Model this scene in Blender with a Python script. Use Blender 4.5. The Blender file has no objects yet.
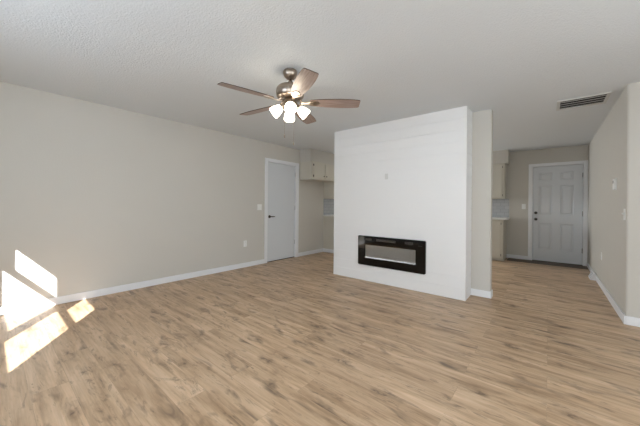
import bpy, math, random
from mathutils import Vector, Matrix
random.seed(4)
sc = bpy.context.scene
PI = math.pi

# ------------------------------------------------------------------ camera
YAW, ROLL, CAMH, FPX = .6906, .0088, 1.1837, 276.47
Fv = Vector((-math.sin(YAW), math.cos(YAW), 0)); Rv = Vector((math.cos(YAW), math.sin(YAW), 0)); Uv = Vector((0, 0, 1))
R3 = Rv*math.cos(ROLL) + Uv*math.sin(ROLL); U3 = Uv*math.cos(ROLL) - Rv*math.sin(ROLL)
cam = bpy.data.cameras.new('camera'); camo = bpy.data.objects.new('camera', cam); sc.collection.objects.link(camo)
cam.sensor_width = 36; cam.lens = FPX/640*36; cam.shift_y = -8/640; cam.clip_start = .05
m = Matrix((R3, U3, -Fv)).transposed().to_4x4(); m.translation = (0, 0, CAMH); camo.matrix_world = m
sc.camera = camo

# ------------------------------------------------------------------ light
sc.view_settings.view_transform = 'Standard'; sc.view_settings.look = 'None'
sc.view_settings.gamma = 1; sc.view_settings.use_curve_mapping = False
sc.view_settings.exposure = 0.74
W = bpy.data.worlds.new('sky'); sc.world = W; W.use_nodes = True
W.node_tree.nodes['Background'].inputs[0].default_value = (.75, .87, 1, 1)
W.node_tree.nodes['Background'].inputs[1].default_value = 9

def light(name, kind, loc, energy, color=(1, 1, 1), direction=None, **kw):
    l = bpy.data.lights.new(name, kind); l.energy = energy; l.color = color
    for k, v in kw.items(): setattr(l, k, v)
    o = bpy.data.objects.new(name, l); sc.collection.objects.link(o); o.location = loc
    if direction: o.rotation_euler = Vector(direction).to_track_quat('-Z', 'Y').to_euler()
    return o
light('sun', 'SUN', (5, -5, 5), 19, (1, 1, .99), (-.6, .4, -.462), angle=math.radians(.35))
# added fill lamps: before both unseen blinds and at the left kitchen wall
light('fill_back', 'AREA', (-.1, -.90, 1.35), 29, (.88, .95, 1), (-.6, 1, 0), shape='RECTANGLE', size=2.0, size_y=1.5)
light('fill_right', 'AREA', (2.05, 1.3, 1.25), 31, (.88, .95, 1), (-1, .1, -.05), shape='RECTANGLE', size=2.2, size_y=1.8)
light('kitchen_ceiling_lamp', 'AREA', (-1.5, 5.2, 2.42), 2.5, (1, .98, .95), (0, 0, -1), shape='DISK', size=.3)
light('fill_kitchen', 'AREA', (-4.33, 7.0, 1.55), 34, (.9, .96, 1), (1, -.08, 0), shape='RECTANGLE', size=.9, size_y=.8)  # unseen lamp added to brighten the right hall wall

# ------------------------------------------------------------------ materials
def lin(r, g, b):
    return tuple(((c/255)/12.92 if c/255 <= .04045 else ((c/255+.055)/1.055)**2.4) for c in (r, g, b)) + (1,)

def mat(name, col, rough=.5, metal=0, bump=None, var=0, emit=None, spec=.5):
    """bump = (noise scale, strength, distance); var = slight colour variation of the paint"""
    M = bpy.data.materials.new(name); M.use_nodes = True; nt = M.node_tree; b = nt.nodes['Principled BSDF']
    b.inputs['Roughness'].default_value = rough; b.inputs['Metallic'].default_value = metal
    b.inputs['Specular IOR Level'].default_value = spec
    tc = nt.nodes.new('ShaderNodeTexCoord')
    n = nt.nodes.new('ShaderNodeTexNoise'); n.inputs['Scale'].default_value = 3 if not bump else bump[0]
    n.inputs['Detail'].default_value = 3
    nt.links.new(tc.outputs['Object'], n.inputs['Vector'])
    n2 = nt.nodes.new('ShaderNodeTexNoise'); n2.inputs['Scale'].default_value = 2.2
    nt.links.new(tc.outputs['Object'], n2.inputs['Vector'])
    mx = nt.nodes.new('ShaderNodeMix'); mx.data_type = 'RGBA'
    mx.inputs[6].default_value = tuple(c*(1-var) for c in col[:3])+(1,); mx.inputs[7].default_value = tuple(min(1, c*(1+var)) for c in col[:3])+(1,)
    nt.links.new(n2.outputs['Fac'], mx.inputs[0]); nt.links.new(mx.outputs[2], b.inputs['Base Color'])
    if bump:
        bp = nt.nodes.new('ShaderNodeBump'); bp.inputs['Strength'].default_value = bump[1]; bp.inputs['Distance'].default_value = bump[2]
        nt.links.new(n.outputs['Fac'], bp.inputs['Height']); nt.links.new(bp.outputs[0], b.inputs['Normal'])
    if emit:
        b.inputs['Emission Color'].default_value = emit[0]; b.inputs['Emission Strength'].default_value = emit[1]
    return M

WALL = mat('wall_paint', lin(206, 202, 194), .75, bump=(70, .25, .004), var=.015, spec=.25)
CEIL = mat('ceiling_texture', lin(222, 226, 229), .9, bump=(85, .55, .008), var=.01, spec=.1)
WHITE = mat('white_trim_paint', lin(235, 236, 238), .4, var=.01)
DOORW = mat('door_paint', lin(214, 217, 220), .4, var=.01)
SHIP = mat('shiplap_paint', lin(240, 240, 240), .45, var=.008)
CAB = mat('cabinet_paint', lin(208, 203, 190), .5, var=.02)
PLASTIC = mat('white_plastic', lin(238, 238, 235), .35)
PLATE = mat('painted_plate', lin(222, 222, 220), .45)
DARK = mat('gap_shade', lin(30, 26, 24), .8)  # near-black colour stands in for shade in gaps, slots and duct
BLACK = mat('black_frame', lin(8, 8, 9), .05, spec=.4)
BLACKM = mat('black_metal', lin(24, 24, 25), .5)
NICKEL = mat('brushed_nickel', lin(168, 155, 142), .3, metal=1, var=.03)
STEEL = mat('satin_steel', lin(120, 118, 116), .35, metal=1)
BRONZE = mat('dark_bronze', lin(70, 66, 62), .35, metal=.8)
FIREBACK = mat('firebox_lining', lin(178, 176, 171), .45, metal=.3, bump=(30, .3, .01), var=.1)
CRYSTAL = mat('fire_crystals', lin(245, 247, 250), .1, bump=(150, .6, .01), emit=((.95, .98, 1, 1), .35))
VENTM = mat('vent_metal', lin(205, 205, 203), .4)
COUNTER = mat('countertop_laminate', lin(222, 221, 217), .35, var=.03)
SHADE = mat('lit_frosted_glass', lin(250, 245, 235), .4, emit=((1, .90, .74, 1), 7))
BLIND = mat('opaque_blind', lin(240, 240, 238), .8)
THRESH = mat('dark_threshold_wood', lin(88, 72, 58), .55, bump=(30, .2, .003), var=.15)

def floor_mat():
    M = bpy.data.materials.new('oak_plank_floor'); M.use_nodes = True; nt = M.node_tree; L = nt.links; N = nt.nodes
    b = N['Principled BSDF']
    tc = N.new('ShaderNodeTexCoord')
    br = N.new('ShaderNodeTexBrick'); br.offset = .37; br.squash = 1
    br.inputs['Color1'].default_value = (0, 0, 0, 1); br.inputs['Color2'].default_value = (1, 1, 1, 1); br.inputs['Mortar'].default_value = (.5, .5, .5, 1)
    br.inputs['Scale'].default_value = 1; br.inputs['Mortar Size'].default_value = .0012; br.inputs['Mortar Smooth'].default_value = .1
    br.inputs['Brick Width'].default_value = 1.22; br.inputs['Row Height'].default_value = .18
    L.new(tc.outputs['Object'], br.inputs['Vector'])
    sep = N.new('ShaderNodeSeparateColor'); L.new(br.outputs['Color'], sep.inputs[0])
    wm = N.new('ShaderNodeMath'); wm.operation = 'MULTIPLY'; wm.inputs[1].default_value = 37; L.new(sep.outputs[0], wm.inputs[0])
    def noise(sx, sy, scale, detail=4, rough=.55, dist=0):
        mp = N.new('ShaderNodeMapping'); mp.inputs['Scale'].default_value = (sx, sy, 1); L.new(tc.outputs['Object'], mp.inputs['Vector'])
        n = N.new('ShaderNodeTexNoise'); n.noise_dimensions = '4D'; n.inputs['Scale'].default_value = scale
        n.inputs['Detail'].default_value = detail; n.inputs['Roughness'].default_value = rough; n.inputs['Distortion'].default_value = dist
        L.new(mp.outputs[0], n.inputs['Vector']); L.new(wm.outputs[0], n.inputs['W']); return n
    def ramp(src, stops):
        r = N.new('ShaderNodeValToRGB'); e = r.color_ramp.elements
        e[0].position, e[0].color = stops[0]; e[1].position, e[1].color = stops[-1]
        for p, c in stops[1:-1]:
            k = e.new(p); k.color = c
        L.new(src, r.inputs[0]); return r
    def mix(kind, fac, a, bb):
        x = N.new('ShaderNodeMix'); x.data_type = 'RGBA'; x.blend_type = kind
        if isinstance(fac, float): x.inputs[0].default_value = fac
        else: L.new(fac, x.inputs[0])
        for s, i in ((a, 6), (bb, 7)):
            if isinstance(s, tuple): x.inputs[i].default_value = s
            else: L.new(s, x.inputs[i])
        return x.outputs[2]
    g = noise(.9, 9, 2.0, 6, .6, .6)
    base = ramp(g.outputs['Fac'], [(.28, FL[0]), (.5, FL[1]), (.72, FL[2])])
    fine = noise(1.5, 45, 2.2, 3, .6)
    c = mix('MULTIPLY', .45, base.outputs[0], ramp(fine.outputs['Fac'], [(.3, (.72, .70, .68, 1)), (.62, (1.08, 1.08, 1.08, 1))]).outputs[0])
    tone = ramp(sep.outputs[0], [(0., (.90, .88, .86, 1)), (.5, (1, 1, 1, 1)), (1., (1.05, 1.04, 1.03, 1))])
    c = mix('MULTIPLY', .8, c, tone.outputs[0])
    k = noise(2.6, 8.5, 1.25, 3, .55, .8)
    kr = ramp(k.outputs['Fac'], [(.57, (0, 0, 0, 1)), (.72, (1, 1, 1, 1))])
    km = N.new('ShaderNodeMath'); km.operation = 'MULTIPLY'; km.inputs[1].default_value = .75; L.new(kr.outputs[0], km.inputs[0])
    # knots: sparse dark eyes with a halo drawn out along the grain
    kmp = N.new('ShaderNodeMapping'); kmp.inputs['Scale'].default_value = (1, 2.6, 1); L.new(tc.outputs['Object'], kmp.inputs['Vector'])
    kd = noise(3, 6, 2.0, 5, .7); kv = N.new('ShaderNodeVectorMath'); kv.operation = 'SCALE'; kv.inputs['Scale'].default_value = .5
    L.new(kd.outputs['Color'], kv.inputs[0]); ka = N.new('ShaderNodeVectorMath'); ka.operation = 'ADD'; L.new(kmp.outputs[0], ka.inputs[0]); L.new(kv.outputs[0], ka.inputs[1])
    vo = N.new('ShaderNodeTexVoronoi'); vo.voronoi_dimensions = '2D'; vo.inputs['Scale'].default_value = 2.3; L.new(ka.outputs[0], vo.inputs['Vector'])
    vs_ = N.new('ShaderNodeSeparateColor'); L.new(vo.outputs['Color'], vs_.inputs[0])
    vg = N.new('ShaderNodeMath'); vg.operation = 'GREATER_THAN'; vg.inputs[1].default_value = .74; L.new(vs_.outputs[0], vg.inputs[0])
    kn = ramp(vo.outputs['Distance'], [(.03, (.72, .72, .72, 1)), (.08, (.42, .42, .42, 1)), (.14, (.22, .22, .22, 1)), (.30, (0, 0, 0, 1))])
    kk = N.new('ShaderNodeMath'); kk.operation = 'MULTIPLY'; L.new(kn.outputs[0], kk.inputs[0]); L.new(vg.outputs[0], kk.inputs[1])
    c = mix('MIX', kk.outputs[0], c, lin(88, 68, 54))
    k2 = noise(3.0, 13, 1.2, 6, .72, 2.0); kr2 = ramp(k2.outputs['Fac'], [(.555, (0, 0, 0, 1)), (.66, (1, 1, 1, 1))])
    c = mix('MIX', km.outputs[0], c, lin(98, 80, 66))
    k3 = N.new('ShaderNodeMath'); k3.operation = 'MULTIPLY'; k3.inputs[1].default_value = .6; L.new(kr2.outputs[0], k3.inputs[0])
    c = mix('MIX', k3.outputs[0], c, lin(96, 78, 64))
    pt = noise(1.2, 3.5, 1.1, 3, .6); c = mix('MULTIPLY', .6, c, ramp(pt.outputs['Fac'], [(.35, (.80, .76, .71, 1)), (.62, (1.1, 1.1, 1.1, 1))]).outputs[0])
    sm = N.new('ShaderNodeMath'); sm.operation = 'MULTIPLY'; sm.inputs[1].default_value = .25; L.new(br.outputs['Fac'], sm.inputs[0])
    c = mix('MIX', sm.outputs[0], c, lin(110, 90, 74))
    L.new(c, b.inputs['Base Color'])
    rr = N.new('ShaderNodeMapRange'); rr.inputs[3].default_value = .34; rr.inputs[4].default_value = .5
    L.new(fine.outputs['Fac'], rr.inputs[0]); L.new(rr.outputs[0], b.inputs['Roughness'])
    bp = N.new('ShaderNodeBump'); bp.inputs['Strength'].default_value = .12; bp.inputs['Distance'].default_value = .002
    L.new(fine.outputs['Fac'], bp.inputs['Height']); L.new(bp.outputs[0], b.inputs['Normal'])
    return M
FL = (lin(154, 126, 98), lin(200, 171, 140), lin(219, 193, 165))
FLOOR = floor_mat()

def blade_mat():
    M = bpy.data.materials.new('blade_wood'); M.use_nodes = True; nt = M.node_tree; b = nt.nodes['Principled BSDF']
    tc = nt.nodes.new('ShaderNodeTexCoord'); mp = nt.nodes.new('ShaderNodeMapping'); mp.inputs['Scale'].default_value = (2, 28, 2)
    n = nt.nodes.new('ShaderNodeTexNoise'); n.inputs['Scale'].default_value = 3; n.inputs['Detail'].default_value = 5
    r = nt.nodes.new('ShaderNodeValToRGB'); r.color_ramp.elements[0].position = .3; r.color_ramp.elements[0].color = lin(128, 106, 97)
    r.color_ramp.elements[1].position = .7; r.color_ramp.elements[1].color = lin(172, 152, 143)
    nt.links.new(tc.outputs['Object'], mp.inputs[0]); nt.links.new(mp.outputs[0], n.inputs['Vector']); nt.links.new(n.outputs['Fac'], r.inputs[0])
    nt.links.new(r.outputs[0], b.inputs['Base Color']); b.inputs['Roughness'].default_value = .36
    return M
BLADE = blade_mat()
BLADETOP = mat('blade_dark_edge', lin(66, 48, 42), .4)

def tile_mat(k=1):
    M = bpy.data.materials.new('subway_tile'); M.use_nodes = True; nt = M.node_tree; b = nt.nodes['Principled BSDF']
    tc = nt.nodes.new('ShaderNodeTexCoord'); sp = nt.nodes.new('ShaderNodeSeparateXYZ'); ad = nt.nodes.new('ShaderNodeMath'); cb = nt.nodes.new('ShaderNodeCombineXYZ')
    br = nt.nodes.new('ShaderNodeTexBrick'); L = nt.links
    L.new(tc.outputs['Object'], sp.inputs[0]); L.new(sp.outputs[0], ad.inputs[0]); L.new(sp.outputs[1], ad.inputs[1])
    L.new(ad.outputs[0], cb.inputs[0]); L.new(sp.outputs[2], cb.inputs[1]); L.new(cb.outputs[0], br.inputs['Vector'])
    br.inputs['Scale'].default_value = 1; br.inputs['Brick Width'].default_value = .15; br.inputs['Row Height'].default_value = .075
    br.inputs['Mortar Size'].default_value = .003
    br.inputs['Color1'].default_value = lin(222, 223, 225); br.inputs['Color2'].default_value = lin(212, 214, 217); br.inputs['Mortar'].default_value = lin(184, 186, 188)
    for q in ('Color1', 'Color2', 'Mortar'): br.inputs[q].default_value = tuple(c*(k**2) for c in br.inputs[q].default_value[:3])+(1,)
    L.new(br.outputs['Color'], b.inputs['Base Color']); b.inputs['Roughness'].default_value = .15
    return M
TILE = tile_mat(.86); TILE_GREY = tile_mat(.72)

def glass_mat():
    M = bpy.data.materials.new('clear_glass'); M.use_nodes = True; nt = M.node_tree; nt.nodes.remove(nt.nodes['Principled BSDF'])
    t = nt.nodes.new('ShaderNodeBsdfTransparent'); g = nt.nodes.new('ShaderNodeBsdfGlossy'); g.inputs['Roughness'].default_value = .01
    t.inputs[0].default_value = (.88, .88, .88, 1)
    lw = nt.nodes.new('ShaderNodeLayerWeight'); pw = nt.nodes.new('ShaderNodeMath'); pw.operation = 'POWER'; pw.inputs[1].default_value = 4
    nt.links.new(lw.outputs['Facing'], pw.inputs[0])
    fr = nt.nodes.new('ShaderNodeMapRange'); fr.inputs[3].default_value = .05; fr.inputs[4].default_value = .8; mx = nt.nodes.new('ShaderNodeMixShader')
    nt.links.new(pw.outputs[0], fr.inputs[0]); nt.links.new(fr.outputs[0], mx.inputs[0]); nt.links.new(t.outputs[0], mx.inputs[1]); nt.links.new(g.outputs[0], mx.inputs[2])
    nt.links.new(mx.outputs[0], nt.nodes['Material Output'].inputs[0]); return M
GLASS = glass_mat()

# ------------------------------------------------------------------ mesh helpers
class MB:
    def __init__(s): s.v = []; s.f = []; s.sm = []; s.mi = []
    def add(s, vs, fs, smooth=False, mi=0, M=None):
        o = len(s.v)
        for p in vs:
            p = Vector(p)
            s.v.append(tuple(M @ p) if M is not None else tuple(p))
        for f in fs: s.f.append([o+i for i in f]); s.sm.append(smooth); s.mi.append(mi)
        return s
    def box(s, x0, x1, y0, y1, z0, z1, M=None, mi=0):
        v = [(x, y, z) for z in (z0, z1) for y in (y0, y1) for x in (x0, x1)]
        return s.add(v, [(0, 2, 3, 1), (4, 5, 7, 6), (0, 1, 5, 4), (2, 6, 7, 3), (0, 4, 6, 2), (1, 3, 7, 5)], M=M, mi=mi)
    def lathe(s, prof, n=32, M=None, smooth=True, closed=False):
        """profile of (radius, z)"""
        v = []; f = []
        for r, z in prof:
            for i in range(n):
                a = 2*PI*i/n; v.append((r*math.cos(a), r*math.sin(a), z))
        for j in range(len(prof)-1):
            for i in range(n):
                k = (i+1) % n; f.append((j*n+i, j*n+k, (j+1)*n+k, (j+1)*n+i))
        if not closed:
            f.append(tuple(range(n-1, -1, -1))); f.append(tuple((len(prof)-1)*n+i for i in range(n)))
        return s.add(v, f, smooth, M=M)
    def rod(s, a, b, r, n=10):
        a = Vector(a); b = Vector(b); d = b-a
        M = Matrix.Translation(a) @ d.to_track_quat('Z', 'Y').to_matrix().to_4x4()
        return s.lathe([(r, 0), (r, d.length)], n, M)
    def prism(s, outline, z0, z1, M=None, mi_bottom=0, mi_top=0, mi_side=0):
        n = len(outline); v = [(x, y, z0) for x, y in outline] + [(x, y, z1) for x, y in outline]
        s.add(v, [], M=M); o = len(s.v)-2*n
        s.f.append([o+i for i in range(n-1, -1, -1)]); s.sm.append(False); s.mi.append(mi_bottom)
        s.f.append([o+n+i for i in range(n)]); s.sm.append(False); s.mi.append(mi_top)
        for i in range(n):
            k = (i+1) % n; s.f.append([o+i, o+k, o+n+k, o+n+i]); s.sm.append(False); s.mi.append(mi_side)
        return s
    def build(s, name, material, parent=None, bevel=0, loc=None):
        me = bpy.data.meshes.new(name); me.from_pydata(s.v, [], s.f)
        for p, a, mi in zip(me.polygons, s.sm, s.mi): p.use_smooth = a; p.material_index = mi
        for x in (material if isinstance(material, (list, tuple)) else [material]): me.materials.append(x)
        me.update()
        o = bpy.data.objects.new(name, me); sc.collection.objects.link(o)
        if loc: o.location = loc
        if parent: o.parent = parent
        if bevel:
            b = o.modifiers.new('bevel', 'BEVEL'); b.width = bevel; b.segments = 2; b.limit_method = 'ANGLE'; b.angle_limit = .6
        return o

def thing(name, label, cat, loc, rz=0, group=None):
    o = bpy.data.objects.new(name, None); sc.collection.objects.link(o); o.location = loc; o.rotation_euler = (0, 0, rz)
    o.empty_display_size = .1; return tag(o, label, cat, group)
def tag(o, label, cat, group=None):
    o['label'] = label; o['category'] = cat
    if group: o['group'] = group
    return o
def struct(name, mb, material, bevel=0, label=None):
    o = mb.build(name, material, bevel=bevel); o['kind'] = 'structure'
    if label: o['label'] = label
    return o
def copy_tree(o, parent=None):
    c = o.copy(); sc.collection.objects.link(c)
    if parent: c.parent = parent
    for ch in list(o.children): copy_tree(ch, c)
    return c

# ------------------------------------------------------------------ the setting
H = 2.44
XL, XR, XE = -4.397, .611, -.572        # left wall, hall right wall, hall left edge
YB, YC, YF, YP = -1.0, 4.15, 7.70, 3.823  # back wall, hall mouth, far wall, shiplap face
XRR = 2.2
struct('floor', MB().box(XL-.12, XRR+.12, YB-.12, YF+.12, -.1, 0), FLOOR)
struct('ceiling', MB().box(XL-.12, XRR+.12, YB-.12, YF+.12, H, H+.1), CEIL)
# left wall with the door opening
DY0, DY1, DZ = 3.635, 4.480, 2.072
wl = MB(); wl.box(XL-.12, XL, YB-.12, DY0, 0, H); wl.box(XL-.12, XL, DY1, YF+.12, 0, H); wl.box(XL-.12, XL, DY0, DY1, DZ, H)
struct('wall_left', wl, WALL)
# far wall with the entry door opening
EX0, EX1, EZ = -.278, .548, 2.072
wf = MB(); wf.box(XL, EX0, YF, YF+.12, 0, H); wf.box(EX1, XRR+.12, YF, YF+.12, 0, H); wf.box(EX0, EX1, YF, YF+.12, EZ, H)
struct('wall_far', wf, WALL)
# hall: solid block right of the passage with rounded corner bead
def rounded_block(x0, x1, y0, y1, r, corner):
    pts = []
    for (cx, cy, a0, name) in ((x0, y0, PI, 'a'), (x1, y0, 1.5*PI, 'b'), (x1, y1, 0, 'c'), (x0, y1, .5*PI, 'd')):
        if name in corner:
            ox = cx + (r if cx == x0 else -r); oy = cy + (r if cy == y0 else -r)
            for k in range(7): a = a0+.5*PI*k/6; pts.append((ox+r*math.cos(a), oy+r*math.sin(a)))
        else: pts.append((cx, cy))
    return pts
w = MB(); w.prism(rounded_block(XR, XRR+.1, YC, YF, .02, 'a'), 0, H); struct('wall_hall', w, WALL)
w = MB(); w.prism(rounded_block(-2.83, XE, YC, YC+.12, .006, 'abcd'), 0, H); struct('wall_partition', w, WALL)
struct('wall_right', MB().box(XRR, XRR+.12, YB, YC, 0, H), WALL)
# back wall behind the camera, with a twin window that lets the sun in
OX0, OX1, OZ0, OZ1 = -2.95, -.90, 1.20, 2.32
wb = MB(); wb.box(XL, OX0, YB-.12, YB, 0, H); wb.box(OX1, XRR+.12, YB-.12, YB, 0, H)
wb.box(OX0, OX1, YB-.12, YB, 0, OZ0); wb.box(OX0, OX1, YB-.12, YB, OZ1, H)
struct('wall_back', wb, WALL)
# panes in the plane of the inner wall face (x0, x1, z0, z1)
UV = [(-4.217, -3.55, .16, .645), (-4.08, -3.55, .70, .962), (-3.37, -2.665, .125, .62), (-3.22, -2.665, .665, .95)]
PN = [(a-1.5*YB, b-1.5*YB, c-1.155*YB, d-1.155*YB) for a, b, c, d in UV]
XS = sorted(set([OX0, OX1]+[p[0] for p in PN]+[p[1] for p in PN])); ZS = sorted(set([OZ0, OZ1]+[p[2] for p in PN]+[p[3] for p in PN]))
fr = MB()
for xa, xb in zip(XS, XS[1:]):
    for za, zb in zip(ZS, ZS[1:]):
        cx, cz = (xa+xb)/2, (za+zb)/2
        if not any(p[0] < cx < p[1] and p[2] < cz < p[3] for p in PN): fr.box(xa, xb, YB-.035, YB, za, zb)
win = struct('window_1', fr, WHITE)
for a, b, c, d in PN: MB().box(a, b, YB-.022, YB-.018, c, d).build('window_pane', GLASS, win)
# two added windows out of view, opaque blinds backing the fill lamps
w2 = MB(); bz0, bz1 = .15, 2.12
w2.box(-.85, 1.45, YB, YB+.03, .15, .22); w2.box(-.85, 1.45, YB, YB+.03, 2.05, 2.12); w2.box(-.85, -.78, YB, YB+.03, .22, 2.05); w2.box(1.38, 1.45, YB, YB+.03, .22, 2.05)
w2 = struct('added_window_2', w2, WHITE); MB().box(-.78, 1.38, YB+.001, YB+.008, .22, 2.05).build('blind', BLIND, w2)
w3 = MB(); w3.box(XRR-.03, XRR, .1, 2.5, .15, .22); w3.box(XRR-.03, XRR, .1, 2.5, 2.05, 2.12); w3.box(XRR-.03, XRR, .1, .17, .22, 2.05); w3.box(XRR-.03, XRR, 2.43, 2.5, .22, 2.05)
w3 = struct('added_window_3', w3, WHITE); MB().box(XRR-.008, XRR-.001, .17, 2.43, .22, 2.05).build('blind', BLIND, w3)

# shiplap fireplace wall: boards with fine grooves
PXL, PXR = -2.842, -.793
sp = MB(); nb = 17; bh = H/nb; g = .0030
sp.box(PXL+.006, PXR-.006, YP+.0065, YC, 0, H)
for i in range(nb):
    a, b = i*bh+(g if i else 0), (i+1)*bh-(g if i < nb-1 else 0)
    sp.box(PXL+.014, PXR-.014, YP, YP+.0065, a, b)
    sp.box(PXR-.006, PXR, YP+.02, YC, a, b); sp.box(PXL, PXL+.006, YP+.02, YC, a, b)
panel = struct('wall_shiplap', sp, SHIP)
tr = MB(); tr.box(PXL-.002, PXL+.014, YP-.003, YP+.02, 0, H); tr.box(PXR-.014, PXR+.002, YP-.003, YP+.02, 0, H)
struct('trim_1', tr, SHIP, label='white corner trim strips of the shiplap wall')

# baseboards
BH, BT = .088, .014
def bb(name, segs):
    m_ = MB()
    for (x0, x1, y0, y1) in segs: m_.box(x0, x1, y0, y1, 0, BH)
    return struct(name, m_, WHITE, bevel=.004)
bb('baseboard_left', [(XL, XL+BT, YB, 3.57), (XL, XL+BT, 4.545, 5.46)])
bb('baseboard_far', [(-.742, -.347, YF-BT, YF)])
bb('baseboard_partition', [(PXR, XE+BT, YC-BT, YC), (XE, XE+BT, YC, YC+.12)])
bb('baseboard_hall', [(XR-BT, XR, YC-BT, YF), (XR, XRR, YC-BT, YC)])
bb('baseboard_back', [(XL+BT, XRR, YB, YB+BT)])
bb('baseboard_right', [(XRR-BT, XRR, YB+BT, YC-BT)])

# dark strip of flooring before the entry door
tm = MB(); tm.box(-.70, XR-BT, YF-.37, YF-.001, 0, .006); tm.box(-.70, XR-BT, YF-.385, YF-.37, 0, .004)
struct('trim_2', tm, THRESH, label='dark brown floor strip in front of the entry door')

# ------------------------------------------------------------------ doors
def hinge(parent, M):
    h = MB(); h.box(-.004, .014, -.003, .004, -.045, .045, M=M)
    h.lathe([(.006, -.05), (.006, .05)], 10, M=M @ Matrix.Translation((.005, -.006, 0))); return h.build('hinge', STEEL, parent)
# interior slab door in the left wall (opens into the wall behind it)
d = MB(); d.box(XL-.065, XL-.025, DY0+.02, DY1-.022, .014, DZ-.018)
d1 = struct('door_1', d, DOORW, bevel=.002); d1['label'] = 'flat white interior slab door in the long left wall'
c = MB(); x0, x1 = XL-.12, XL+.017
c.box(XL, x1, 3.570, 3.642, 0, 2.125); c.box(XL, x1, 4.473, 4.545, 0, 2.125); c.box(XL, x1, 3.642, 4.473, 2.058, 2.125)
c.box(x0, XL, DY0, DY0+.017, 0, DZ); c.box(x0, XL, DY1-.019, DY1, 0, DZ); c.box(x0, XL, DY0+.017, DY1-.019, DZ-.015, DZ)
c.box(x0+.02, XL-.067, DY0+.017, DY0+.03, 0, DZ-.015); c.box(x0+.02, XL-.067, DY1-.032, DY1-.019, 0, DZ-.015); c.box(x0+.02, XL-.067, DY0+.03, DY1-.03, DZ-.03, DZ-.015)
c.build('door_frame', WHITE, d1, bevel=.003)
MB().box(XL-.11, XL-.03, DY0+.017, DY1-.019, .0005, .012).build('floor_gap_shade', DARK, d1)  # solid dark strip painting the shade under the door
for z in (.349, 1.111, 1.863):
    M = Matrix.Translation((XL-.025, 4.462, z)) @ Matrix.Rotation(PI/2, 4, 'Z'); hinge(d1, M)
hd = MB(); R90 = Matrix.Rotation(PI/2, 4, 'Y')
hd.lathe([(.031, 0), (.031, .006), (.024, .012), (.012, .014), (.011, .05)], 24, M=Matrix.Translation((XL-.025, 3.722, .935)) @ R90)
hd.lathe([(.009, 0), (.0115, .02), (.010, .08), (.008, .112), (.004, .116)], 14, M=Matrix.Translation((XL+.022, 3.716, .935)) @ Matrix.Rotation(-PI/2, 4, 'X'))
hd.build('lever_handle', BRONZE, d1)

# six panel entry door in the far wall
s = 7.70/7.585
zz = lambda z: CAMH+(z-CAMH)*s
SX0, SX1, SZ0, SZ1 = EX0+.012, EX1-.012, .016, EZ-.014
yf = YF+.02
pan = [(-.171, .050, 1.742, 1.915), (.186, .396, 1.742, 1.915), (-.171, .050, 1.02, 1.635), (.186, .396, 1.02, 1.635), (-.160, .054, .345, .825), (.190, .402, .345, .825)]
xs = sorted(set([SX0, SX1])); d = MB()
pan = [(-.166, .054, 1.755, 1.925), (.190, .400, 1.755, 1.925), (-.166, .054, 1.02, 1.645), (.190, .400, 1.02, 1.645), (-.166, .054, .26, .83), (.190, .400, .26, .83)]
def grid_door(d, pan, y, depth=.009, rim=.018):
    # front face as a grid of quads with sunken panel borders and raised fields
    X = sorted(set([SX0, SX1]+[p[0] for p in pan]+[p[1] for p in pan])); Z = sorted(set([SZ0, SZ1]+[p[2] for p in pan]+[p[3] for p in pan]))
    for i in range(len(X)-1):
        for j in range(len(Z)-1):
            cx, cz = (X[i]+X[i+1])/2, (Z[j]+Z[j+1])/2
            if any(p[0] < cx < p[1] and p[2] < cz < p[3] for p in pan): continue
            d.add([(X[i], y, Z[j]), (X[i+1], y, Z[j]), (X[i+1], y, Z[j+1]), (X[i], y, Z[j+1])], [(0, 1, 2, 3)])
    for (a, b, c_, e) in pan:
        rings = []
        for k, dy in ((0, 0), (.012, depth), (.028, depth), (.048, .002)):
            rings.append([(a+k, y+dy, c_+k), (b-k, y+dy, c_+k), (b-k, y+dy, e-k), (a+k, y+dy, e-k)])
        vs = sum(rings, []); fs = []
        for r in range(3):
            for q in range(4):
                n_ = (q+1) % 4; fs.append((r*4+q, r*4+n_, r*4+4+n_, r*4+4+q))
        fs.append((12, 13, 14, 15)); d.add(vs, fs)
    d.box(SX0, SX1, y+.0095, y+.044, SZ0, SZ1)
    for (xa, xb) in ((SX0, SX0+.0005), (SX1-.0005, SX1)): d.box(xa, xb, y, y+.0095, SZ0, SZ1)
    d.box(SX0, SX1, y, y+.0095, SZ1-.0005, SZ1)
grid_door(d, pan, yf)
d2 = struct('door_2', d, DOORW); d2['label'] = 'white six panel entry door at the end of the hall'
c = MB(); y0, y1 = YF-.016, YF
c.box(EX0-.068, EX0+.005, y0, y1, 0, EZ+.056); c.box(EX1-.006, XR-.002, y0, y1, 0, EZ+.056); c.box(EX0+.005, EX1-.006, y0, y1, EZ-.008, EZ+.056)
c.box(EX0, EX0+.009, YF, YF+.1, 0, EZ); c.box(EX1-.009, EX1, YF, YF+.1, 0, EZ); c.box(EX0+.009, EX1-.009, YF, YF+.1, EZ-.009, EZ)
c.box(EX0, EX0+.03, YF+.066, YF+.1, 0, EZ); c.box(EX1-.03, EX1, YF+.066, YF+.1, 0, EZ); c.box(EX0+.03, EX1-.03, YF+.066, YF+.1, EZ-.03, EZ-.009)
c.build('door_frame', WHITE, d2, bevel=.003)
MB().box(EX0+.009, EX1-.009, YF-.005, YF+.1, .0005, .014).build('threshold', BRONZE, d2)
for z in (.30, 1.05, 1.84):
    hinge(d2, Matrix.Translation((EX1-.017, yf, z)))
RX = Matrix.Rotation(PI/2, 4, 'X')
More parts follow.
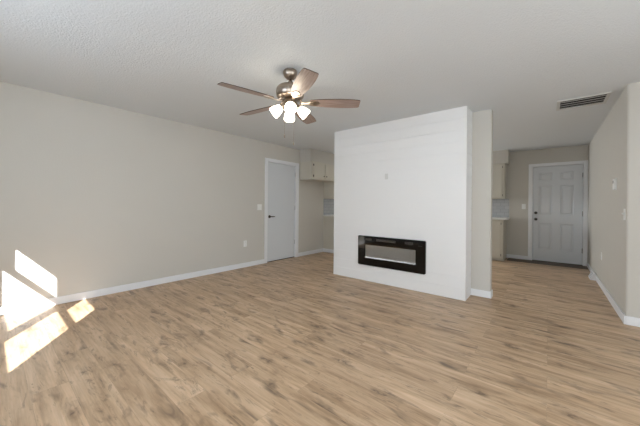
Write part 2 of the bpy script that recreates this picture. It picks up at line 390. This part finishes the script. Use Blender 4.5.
for (z, nm, pf) in ((.914, 'door_knob', [(.030, 0), (.030, .006), (.013, .012), (.012, .035), (.024, .045), (.028, .058), (.022, .072), (.006, .076)]),
                    (1.053, 'deadbolt', [(.030, 0), (.030, .008), (.024, .016), (.008, .018)])):
    k = MB(); k.lathe(pf, 24, M=Matrix.Translation((-.213, yf, z)) @ RX)
    if nm == 'deadbolt': k.box(-.213-.004, -.213+.004, yf-.034, yf-.014, z-.016, z+.016)
    k.build(nm, BRONZE, d2)

# ------------------------------------------------------------------ wall plates
def plate(name, label, cat, loc, rz, kind, w=.072, h=.116, material=None, group=None):
    """front faces local -Y; the back lies on the wall plane"""
    m_ = material or PLASTIC; t = thing(name, label, cat, loc, rz, group)
    MB().box(-w/2, w/2, -.006, 0, -h/2, h/2).build('cover_plate', m_, t, bevel=.003)
    if kind == 'toggle':
        n = 2 if w > .1 else 1
        for i in range(n):
            ox = (i-(n-1)/2)*.046
            k = MB(); M = Matrix.Translation((ox, -.006, 0)) @ Matrix.Rotation(math.radians(-28), 4, 'X')
            k.box(-.005, .005, -.020, .002, -.006, .006, M=M); k.build('toggle', m_, t, bevel=.001)
    if kind == 'outlet':
        for z in (-.027, .027):
            k = MB(); k.lathe([(.017, 0), (.017, .003), (.015, .0035)], 20, M=Matrix.Translation((0, -.0058, z)) @ RX)
            so = k.build('socket', m_, t)
            q = MB()
            for sx in (-.006, .006): q.box(sx-.001, sx+.001, -.0096, -.0092, z-.001, z+.007)
            q.lathe([(.0022, 0), (.0022, .0004)], 8, M=Matrix.Translation((0, -.0092, z-.008)) @ RX)
            q.build('slot', DARK, so)
    if kind == 'blank':
        for z in (-.03, .03):
            k = MB(); k.lathe([(.0035, 0), (.0035, .0015)], 10, M=Matrix.Translation((0, -.006, z)) @ RX); k.build('screw', m_, t)
    return t
LW = -PI/2*-1   # rotate local -Y to world +X
plate('light_switch', 'white double toggle switch plate on the left wall beside the flat door', 'light switch', (XL, 3.446, 1.13), LW, 'toggle', w=.105)
plate('wall_outlet', 'white outlet low on the long left wall, left of the flat door', 'outlet', (XL, 3.118, .445), LW, 'outlet')
plate('light_switch', 'white switch plate left of the six panel entry door', 'light switch', (-.428, YF, 1.19), 0, 'toggle')
plate('cable_plate', 'small blank white plate high on the white shiplap wall', 'wall plate', (-1.872, YP, 1.619), 0, 'blank', w=.05, h=.085, material=PLATE)
plate('light_switch', 'white toggle switch at the near edge of the right hall wall', 'light switch', (XR, 4.215, 1.114), -PI/2, 'toggle')
plate('wall_outlet', 'white outlet low on the right hall wall', 'outlet', (XR, 5.80, .465), -PI/2, 'outlet')
# thermostat
t = thing('thermostat', 'slim white thermostat high on the right hall wall', 'thermostat', (XR, 4.726, 1.46), -PI/2)
MB().box(-.045, .045, -.006, 0, -.07, .07).build('back_plate', PLASTIC, t, bevel=.002)
MB().box(-.038, .038, -.024, -.006, -.062, .062).build('body', PLASTIC, t, bevel=.005)
MB().box(-.024, .024, -.0248, -.024, .008, .042).build('display', STEEL, t)

# ------------------------------------------------------------------ electric fireplace
FX0, FX1, FZ0, FZ1 = -2.338, -1.278, .252, .708
t = thing('electric_fireplace', 'wide black framed electric fireplace set in the white shiplap wall', 'fireplace', ((FX0+FX1)/2, YP, FZ0))
hw = (FX1-FX0)/2; hh = FZ1-FZ0; ix0, ix1, iz0, iz1 = -hw+.118, hw-.135, .112, .318
f_ = MB(); y0, y1 = -.030, -.0005
def rrect(x0, x1, z0, z1, r, n=5):
    p = []
    for cx, cz, a0 in ((x1-r, z1-r, 0), (x0+r, z1-r, .5), (x0+r, z0+r, 1), (x1-r, z0+r, 1.5)):
        for k in range(n+1): a = (a0+.5*k/n)*PI; p.append((cx+r*math.cos(a), cz+r*math.sin(a)))
    return p
out = rrect(-hw, hw, 0, hh, .018); inn = rrect(ix0, ix1, iz0, iz1, .004); n = len(out)
v = [(x, y0, z) for x, z in out] + [(x, y0, z) for x, z in inn] + [(x, y1, z) for x, z in out] + [(x, y1, z) for x, z in inn]
fs = []
for i in range(n):
    k = (i+1) % n
    fs += [(i, n+i, n+k, k), (i, k, 2*n+k, 2*n+i), (n+i, 3*n+i, 3*n+k, n+k), (2*n+i, 2*n+k, 3*n+k, 3*n+i)]
f_.add(v, fs); f_.build('frame', BLACK, t)
# firebox lining sits just behind the glass
fb = MB(); fb.box(ix0+.001, ix1-.001, -.0045, -.001, iz0, iz1); fb.build('firebox', FIREBACK, t)
cr = MB()
for i in range(90):
    x = ix0+.008+(ix1-ix0-.016)*(i%90)/89; r = random.uniform(.005, .009)
    M = Matrix.Translation((x, -.012+random.uniform(-.003, .003), iz0+r*.8+(i//90)*.009+random.uniform(0, .006))) @ Matrix.Rotation(random.uniform(0, 3), 4, Vector((random.random(), random.random(), 1)).normalized())
    cr.lathe([(.0005, -r), (r, 0), (.0005, r)], 5, M=M, smooth=False)
cr.build('crystal_bed', CRYSTAL, t)['kind'] = 'stuff'
MB().box(ix0, ix1, -.0235, -.0215, iz0, iz1).build('glass_pane', GLASS, t)
vt = MB()
for (a, b) in ((-.40, -.29), (-.21, .10), (.24, .36)):
    for k in range(3): vt.box(a, b, -.0315, -.0300, .388+k*.012, .394+k*.012)
vt.build('blower_slot', STEEL, t)
MB().box(hw-.10, hw-.05, -.0312, -.0300, .372, .384).build('control_display', BLACKM, t)

# ------------------------------------------------------------------ ceiling air vent
t = thing('ceiling_vent', 'white louvred return air vent in the ceiling at the hall mouth', 'air vent', (.296, 4.51, H))
vw, vd = .225, .205; fr_ = MB(); r = .03
fr_.box(-vw, vw, -vd, -vd+r, -.012, 0); fr_.box(-vw, vw, vd-r, vd, -.012, 0); fr_.box(-vw, -vw+r, -vd+r, vd-r, -.012, 0); fr_.box(vw-r, vw, -vd+r, vd-r, -.012, 0)
fr_.build('frame', VENTM, t, bevel=.003)
MB().box(-vw+r, vw-r, -vd+r, vd-r, -.002, -.0005).build('duct_shade', DARK, t)  # dark sheet painting the shade inside the duct; ceiling is solid
ns = 4
for i in range(ns):
    y = -vd+r+(2*(vd-r))*(i+.5)/ns
    MB().box(-vw+r, vw-r, -.014, .014, -.0008, .0008, M=Matrix.Translation((0, y, -.0095)) @ Matrix.Rotation(math.radians(6), 4, 'X')).build('louvre', VENTM, t)

# baseboard register
t = thing('air_register', 'small white sloped air register at the foot of the right hall wall', 'air register', (XR-BT, 6.42, 0), -PI/2)
b = MB(); L_ = .13
b.add([(-L_, 0, 0), (-L_, -.065, 0), (-L_, -.065, .02), (-L_, -.02, .12), (-L_, 0, .12), (L_, 0, 0), (L_, -.065, 0), (L_, -.065, .02), (L_, -.02, .12), (L_, 0, .12)],
      [(0, 1, 2, 3, 4), (9, 8, 7, 6, 5), (0, 5, 6, 1), (1, 6, 7, 2), (2, 7, 8, 3), (3, 8, 9, 4), (4, 9, 5, 0)])
b.build('body', WHITE, t)
for k in range(4):
    z = .036+k*.02; y = -.065+(z-.02)*.45
    MB().box(-L_+.02, L_-.02, y-.003, y+.004, z-.002, z+.002).build('louvre', STEEL, t)

# ------------------------------------------------------------------ kitchen
# soffits
w = MB(); w.box(XL, -4.072, 4.585, YF, 2.155, H); w.box(-4.072, -.692, YF-.36, YF, 2.15, H); struct('trim_3', w, WALL, label='soffit above the kitchen cabinets')
def cabinet(name, label, origin, rz, width, depth, z0, z1, ndoors, toe=0, knob_low=True, mat_=CAB, stile=.045):
    """front faces local -Y, back at local y=0, x from 0 to width"""
    t = thing(name, label, 'cabinet', (origin[0], origin[1], z0), rz)
    b = MB(); hgt = z1-z0
    if toe: b.box(.01, width-.001, -depth+.06, -.002, 0, toe); b.box(0, width, -depth, -.002, toe, hgt)
    else: b.box(0, width, -depth, -.002, 0, hgt)
    b.build('body', mat_, t, bevel=.002)
    dw = (width-2*stile-(ndoors-1)*.03)/ndoors
    for i in range(ndoors):
        x = stile+i*(dw+.03); b = MB(); lo = toe+.025; hi = hgt-.03
        b.box(x, x+dw, -depth-.018, -depth-.0005, lo, hi)
        dr = b.build('cabinet_door', mat_, t, bevel=.003)
        kx = x+dw-.03 if i % 2 == 0 else x+.03; kz = lo+.06 if knob_low else hi-.06
        k = MB(); k.lathe([(.006, 0), (.006, .012), (.014, .018), (.013, .026), (.004, .029)], 14, M=Matrix.Translation((kx, -depth-.018, kz)) @ RX); k.build('knob', BRONZE, dr)
        hx = x-.004 if i % 2 == 0 else x+dw+.004
        for hz in (lo+.05, hi-.05):
            MB().box(hx-.004, hx+.004, -depth-.021, -depth-.0005, hz-.022, hz+.022).build('hinge', BRONZE, dr)
    return t
# left run: faces +X  (rz = +90 deg: local x -> +Y, local -y -> +X)
cabinet('upper_cabinet', 'beige two door cabinet hung above the empty fridge nook', (XL, 4.585), PI/2, .865, .375, 1.757, 2.155, 2)
cabinet('upper_cabinet', 'beige upper cabinet past the fridge nook, over tiled backsplash', (XL, 5.462), PI/2, .90, .325, 1.345, 2.155, 2)
cabinet('base_cabinet', 'beige base cabinet past the fridge nook, white baseboard on its side', (XL, 5.462), PI/2, .90, .60, 0, .90, 2, toe=.09, knob_low=False)
tag(MB().box(XL, XL+.625, 5.452, 6.40, .901, .935).build('countertop', COUNTER, bevel=.004), 'pale countertop past the fridge nook in the left of the kitchen', 'countertop')
bb('baseboard_cabinet', [(XL+BT, XL+.6, 5.448, 5.4615)])
struct('wall_backsplash_left', MB().box(XL, XL+.008, 5.462, 6.40, .935, 1.345), TILE_GREY)
# right run: against the far wall, faces -Y
cabinet('upper_cabinet', 'beige upper cabinet on the far kitchen wall left of the entry door', (-1.36, YF), 0, .605, .33, 1.362, 2.15, 2)
cabinet('base_cabinet', 'beige base cabinet on the far kitchen wall left of the entry door', (-1.36, YF), 0, .615, .60, 0, .895, 2, toe=.06, knob_low=False)
tag(MB().box(-1.36, -.685, YF-.635, YF, .896, .935).build('countertop', COUNTER, bevel=.004), 'pale countertop left of the entry door, under a white tile backsplash', 'countertop')
struct('wall_backsplash_far', MB().box(-1.36, -.70, YF-.009, YF, .935, 1.362), TILE)

# ------------------------------------------------------------------ ceiling fan
fan = thing('ceiling_fan', 'brushed nickel five blade ceiling fan with four lit glass shades', 'ceiling fan', (-1.875, 1.815, H))
q = MB(); q.lathe([(.060, 0), (.066, -.012), (.066, -.03), (.058, -.055), (.038, -.075), (.018, -.082)][::-1], 36); q.build('canopy', NICKEL, fan)
q = MB(); q.lathe([(.0125, -.16), (.0125, -.075)], 16); q.lathe([(.02, -.135), (.026, -.115), (.02, -.10)], 20); q.build('downrod', NICKEL, fan)
q = MB(); q.lathe([(.05, -.262), (.112, -.258), (.126, -.245), (.132, -.205), (.128, -.175), (.112, -.155), (.075, -.142), (.028, -.136)], 48); q.build('motor_housing', NICKEL, fan)
q = MB(); q.lathe([(.02, -.372), (.045, -.368), (.062, -.352), (.066, -.325), (.070, -.302), (.055, -.285), (.045, -.262)], 40); q.build('light_kit_body', NICKEL, fan)
# blade outline: narrow root, convex sides, clipped tip
R_ROOT, R_TIP, PITCH, ZB = .185, .655, math.radians(-12), -.298
def blade_outline():
    up = [(R_ROOT, .030), (R_ROOT+.012, .046), (.26, .056), (.36, .066), (.46, .071), (.55, .070), (.62, .064), (.648, .058), (R_TIP, .048)]
    return up[::-1] + [(x, -y) for x, y in up]
pts = blade_outline()[::-1]
bl = MB(); bl.prism([(x, y) for x, y in pts], -.003, .003, mi_bottom=0, mi_top=1, mi_side=1)
br = MB()
br.prism([(.095, .016), (.155, .011), (.19, .034), (.235, .038), (.27, .02), (.285, 0), (.27, -.02), (.235, -.038), (.19, -.034), (.155, -.011), (.095, -.016)][::-1], -.0085, -.0035)
for (x, y) in ((.215, .018), (.215, -.018), (.255, 0)): br.lathe([(.006, -.012), (.006, -.0085)], 10, M=Matrix.Translation((x, y, 0)))
arm = MB()
blade0 = brack0 = None
for i in range(5):
    a = math.radians(-102.8+72*i)
    M = (a, ZB)
    if i == 0:
        blade0 = bl.build('blade', [BLADE, BLADETOP], fan); brack0 = br.build('blade_bracket', NICKEL, fan)
        arm.rod((.075, 0, .045), (.125, 0, -.004), .009); arm0 = arm.build('bracket_arm', NICKEL, brack0)
        bs, ks = blade0, brack0
    else:
        bs = blade0.copy(); sc.collection.objects.link(bs); ks = copy_tree(brack0)
    for o in (bs, ks):
        o.parent = fan; o.location = (0, 0, ZB)
        o.rotation_euler = (Matrix.Rotation(a, 3, 'Z') @ Matrix.Rotation(PITCH, 3, 'X')).to_euler()
# four bell shades
sh = MB(); sh.lathe([(.025, 0), (.030, -.010), (.040, -.030), (.047, -.055), (.051, -.080), (.053, -.098), (.050, -.098), (.046, -.075), (.037, -.04), (.022, -.012)], 32)
so = MB(); so.lathe([(.018, .045), (.022, .03), (.029, .008), (.031, -.008), (.024, -.010)][::-1], 24)
for i in range(4):
    a = math.radians(-42+90*i)
    Mx = Matrix.Rotation(a, 3, 'Z') @ Matrix.Rotation(math.radians(-50), 3, 'Y')
    if i == 0:
        s0 = so.build('lamp_socket', NICKEL, fan); h0 = sh.build('lamp_shade', SHADE, fan); s_, h_ = s0, h0
    else:
        s_ = s0.copy(); h_ = h0.copy(); sc.collection.objects.link(s_); sc.collection.objects.link(h_)
    for o in (s_, h_):
        o.parent = fan; o.location = (.080*math.cos(a), .080*math.sin(a), -.345); o.rotation_euler = Mx.to_euler()
for (x, y, zb) in ((-.035, -.035, -.60), (.03, .02, -.67)):
    q = MB(); q.rod((x, y, -.36), (x, y, zb), .0009, 6); ch = q.build('pull_chain', NICKEL, fan)
    q = MB(); q.lathe([(.002, -.03), (.006, -.022), (.005, -.008), (.002, 0)], 12, M=Matrix.Translation((x, y, zb))); q.build('chain_pull', NICKEL, ch)
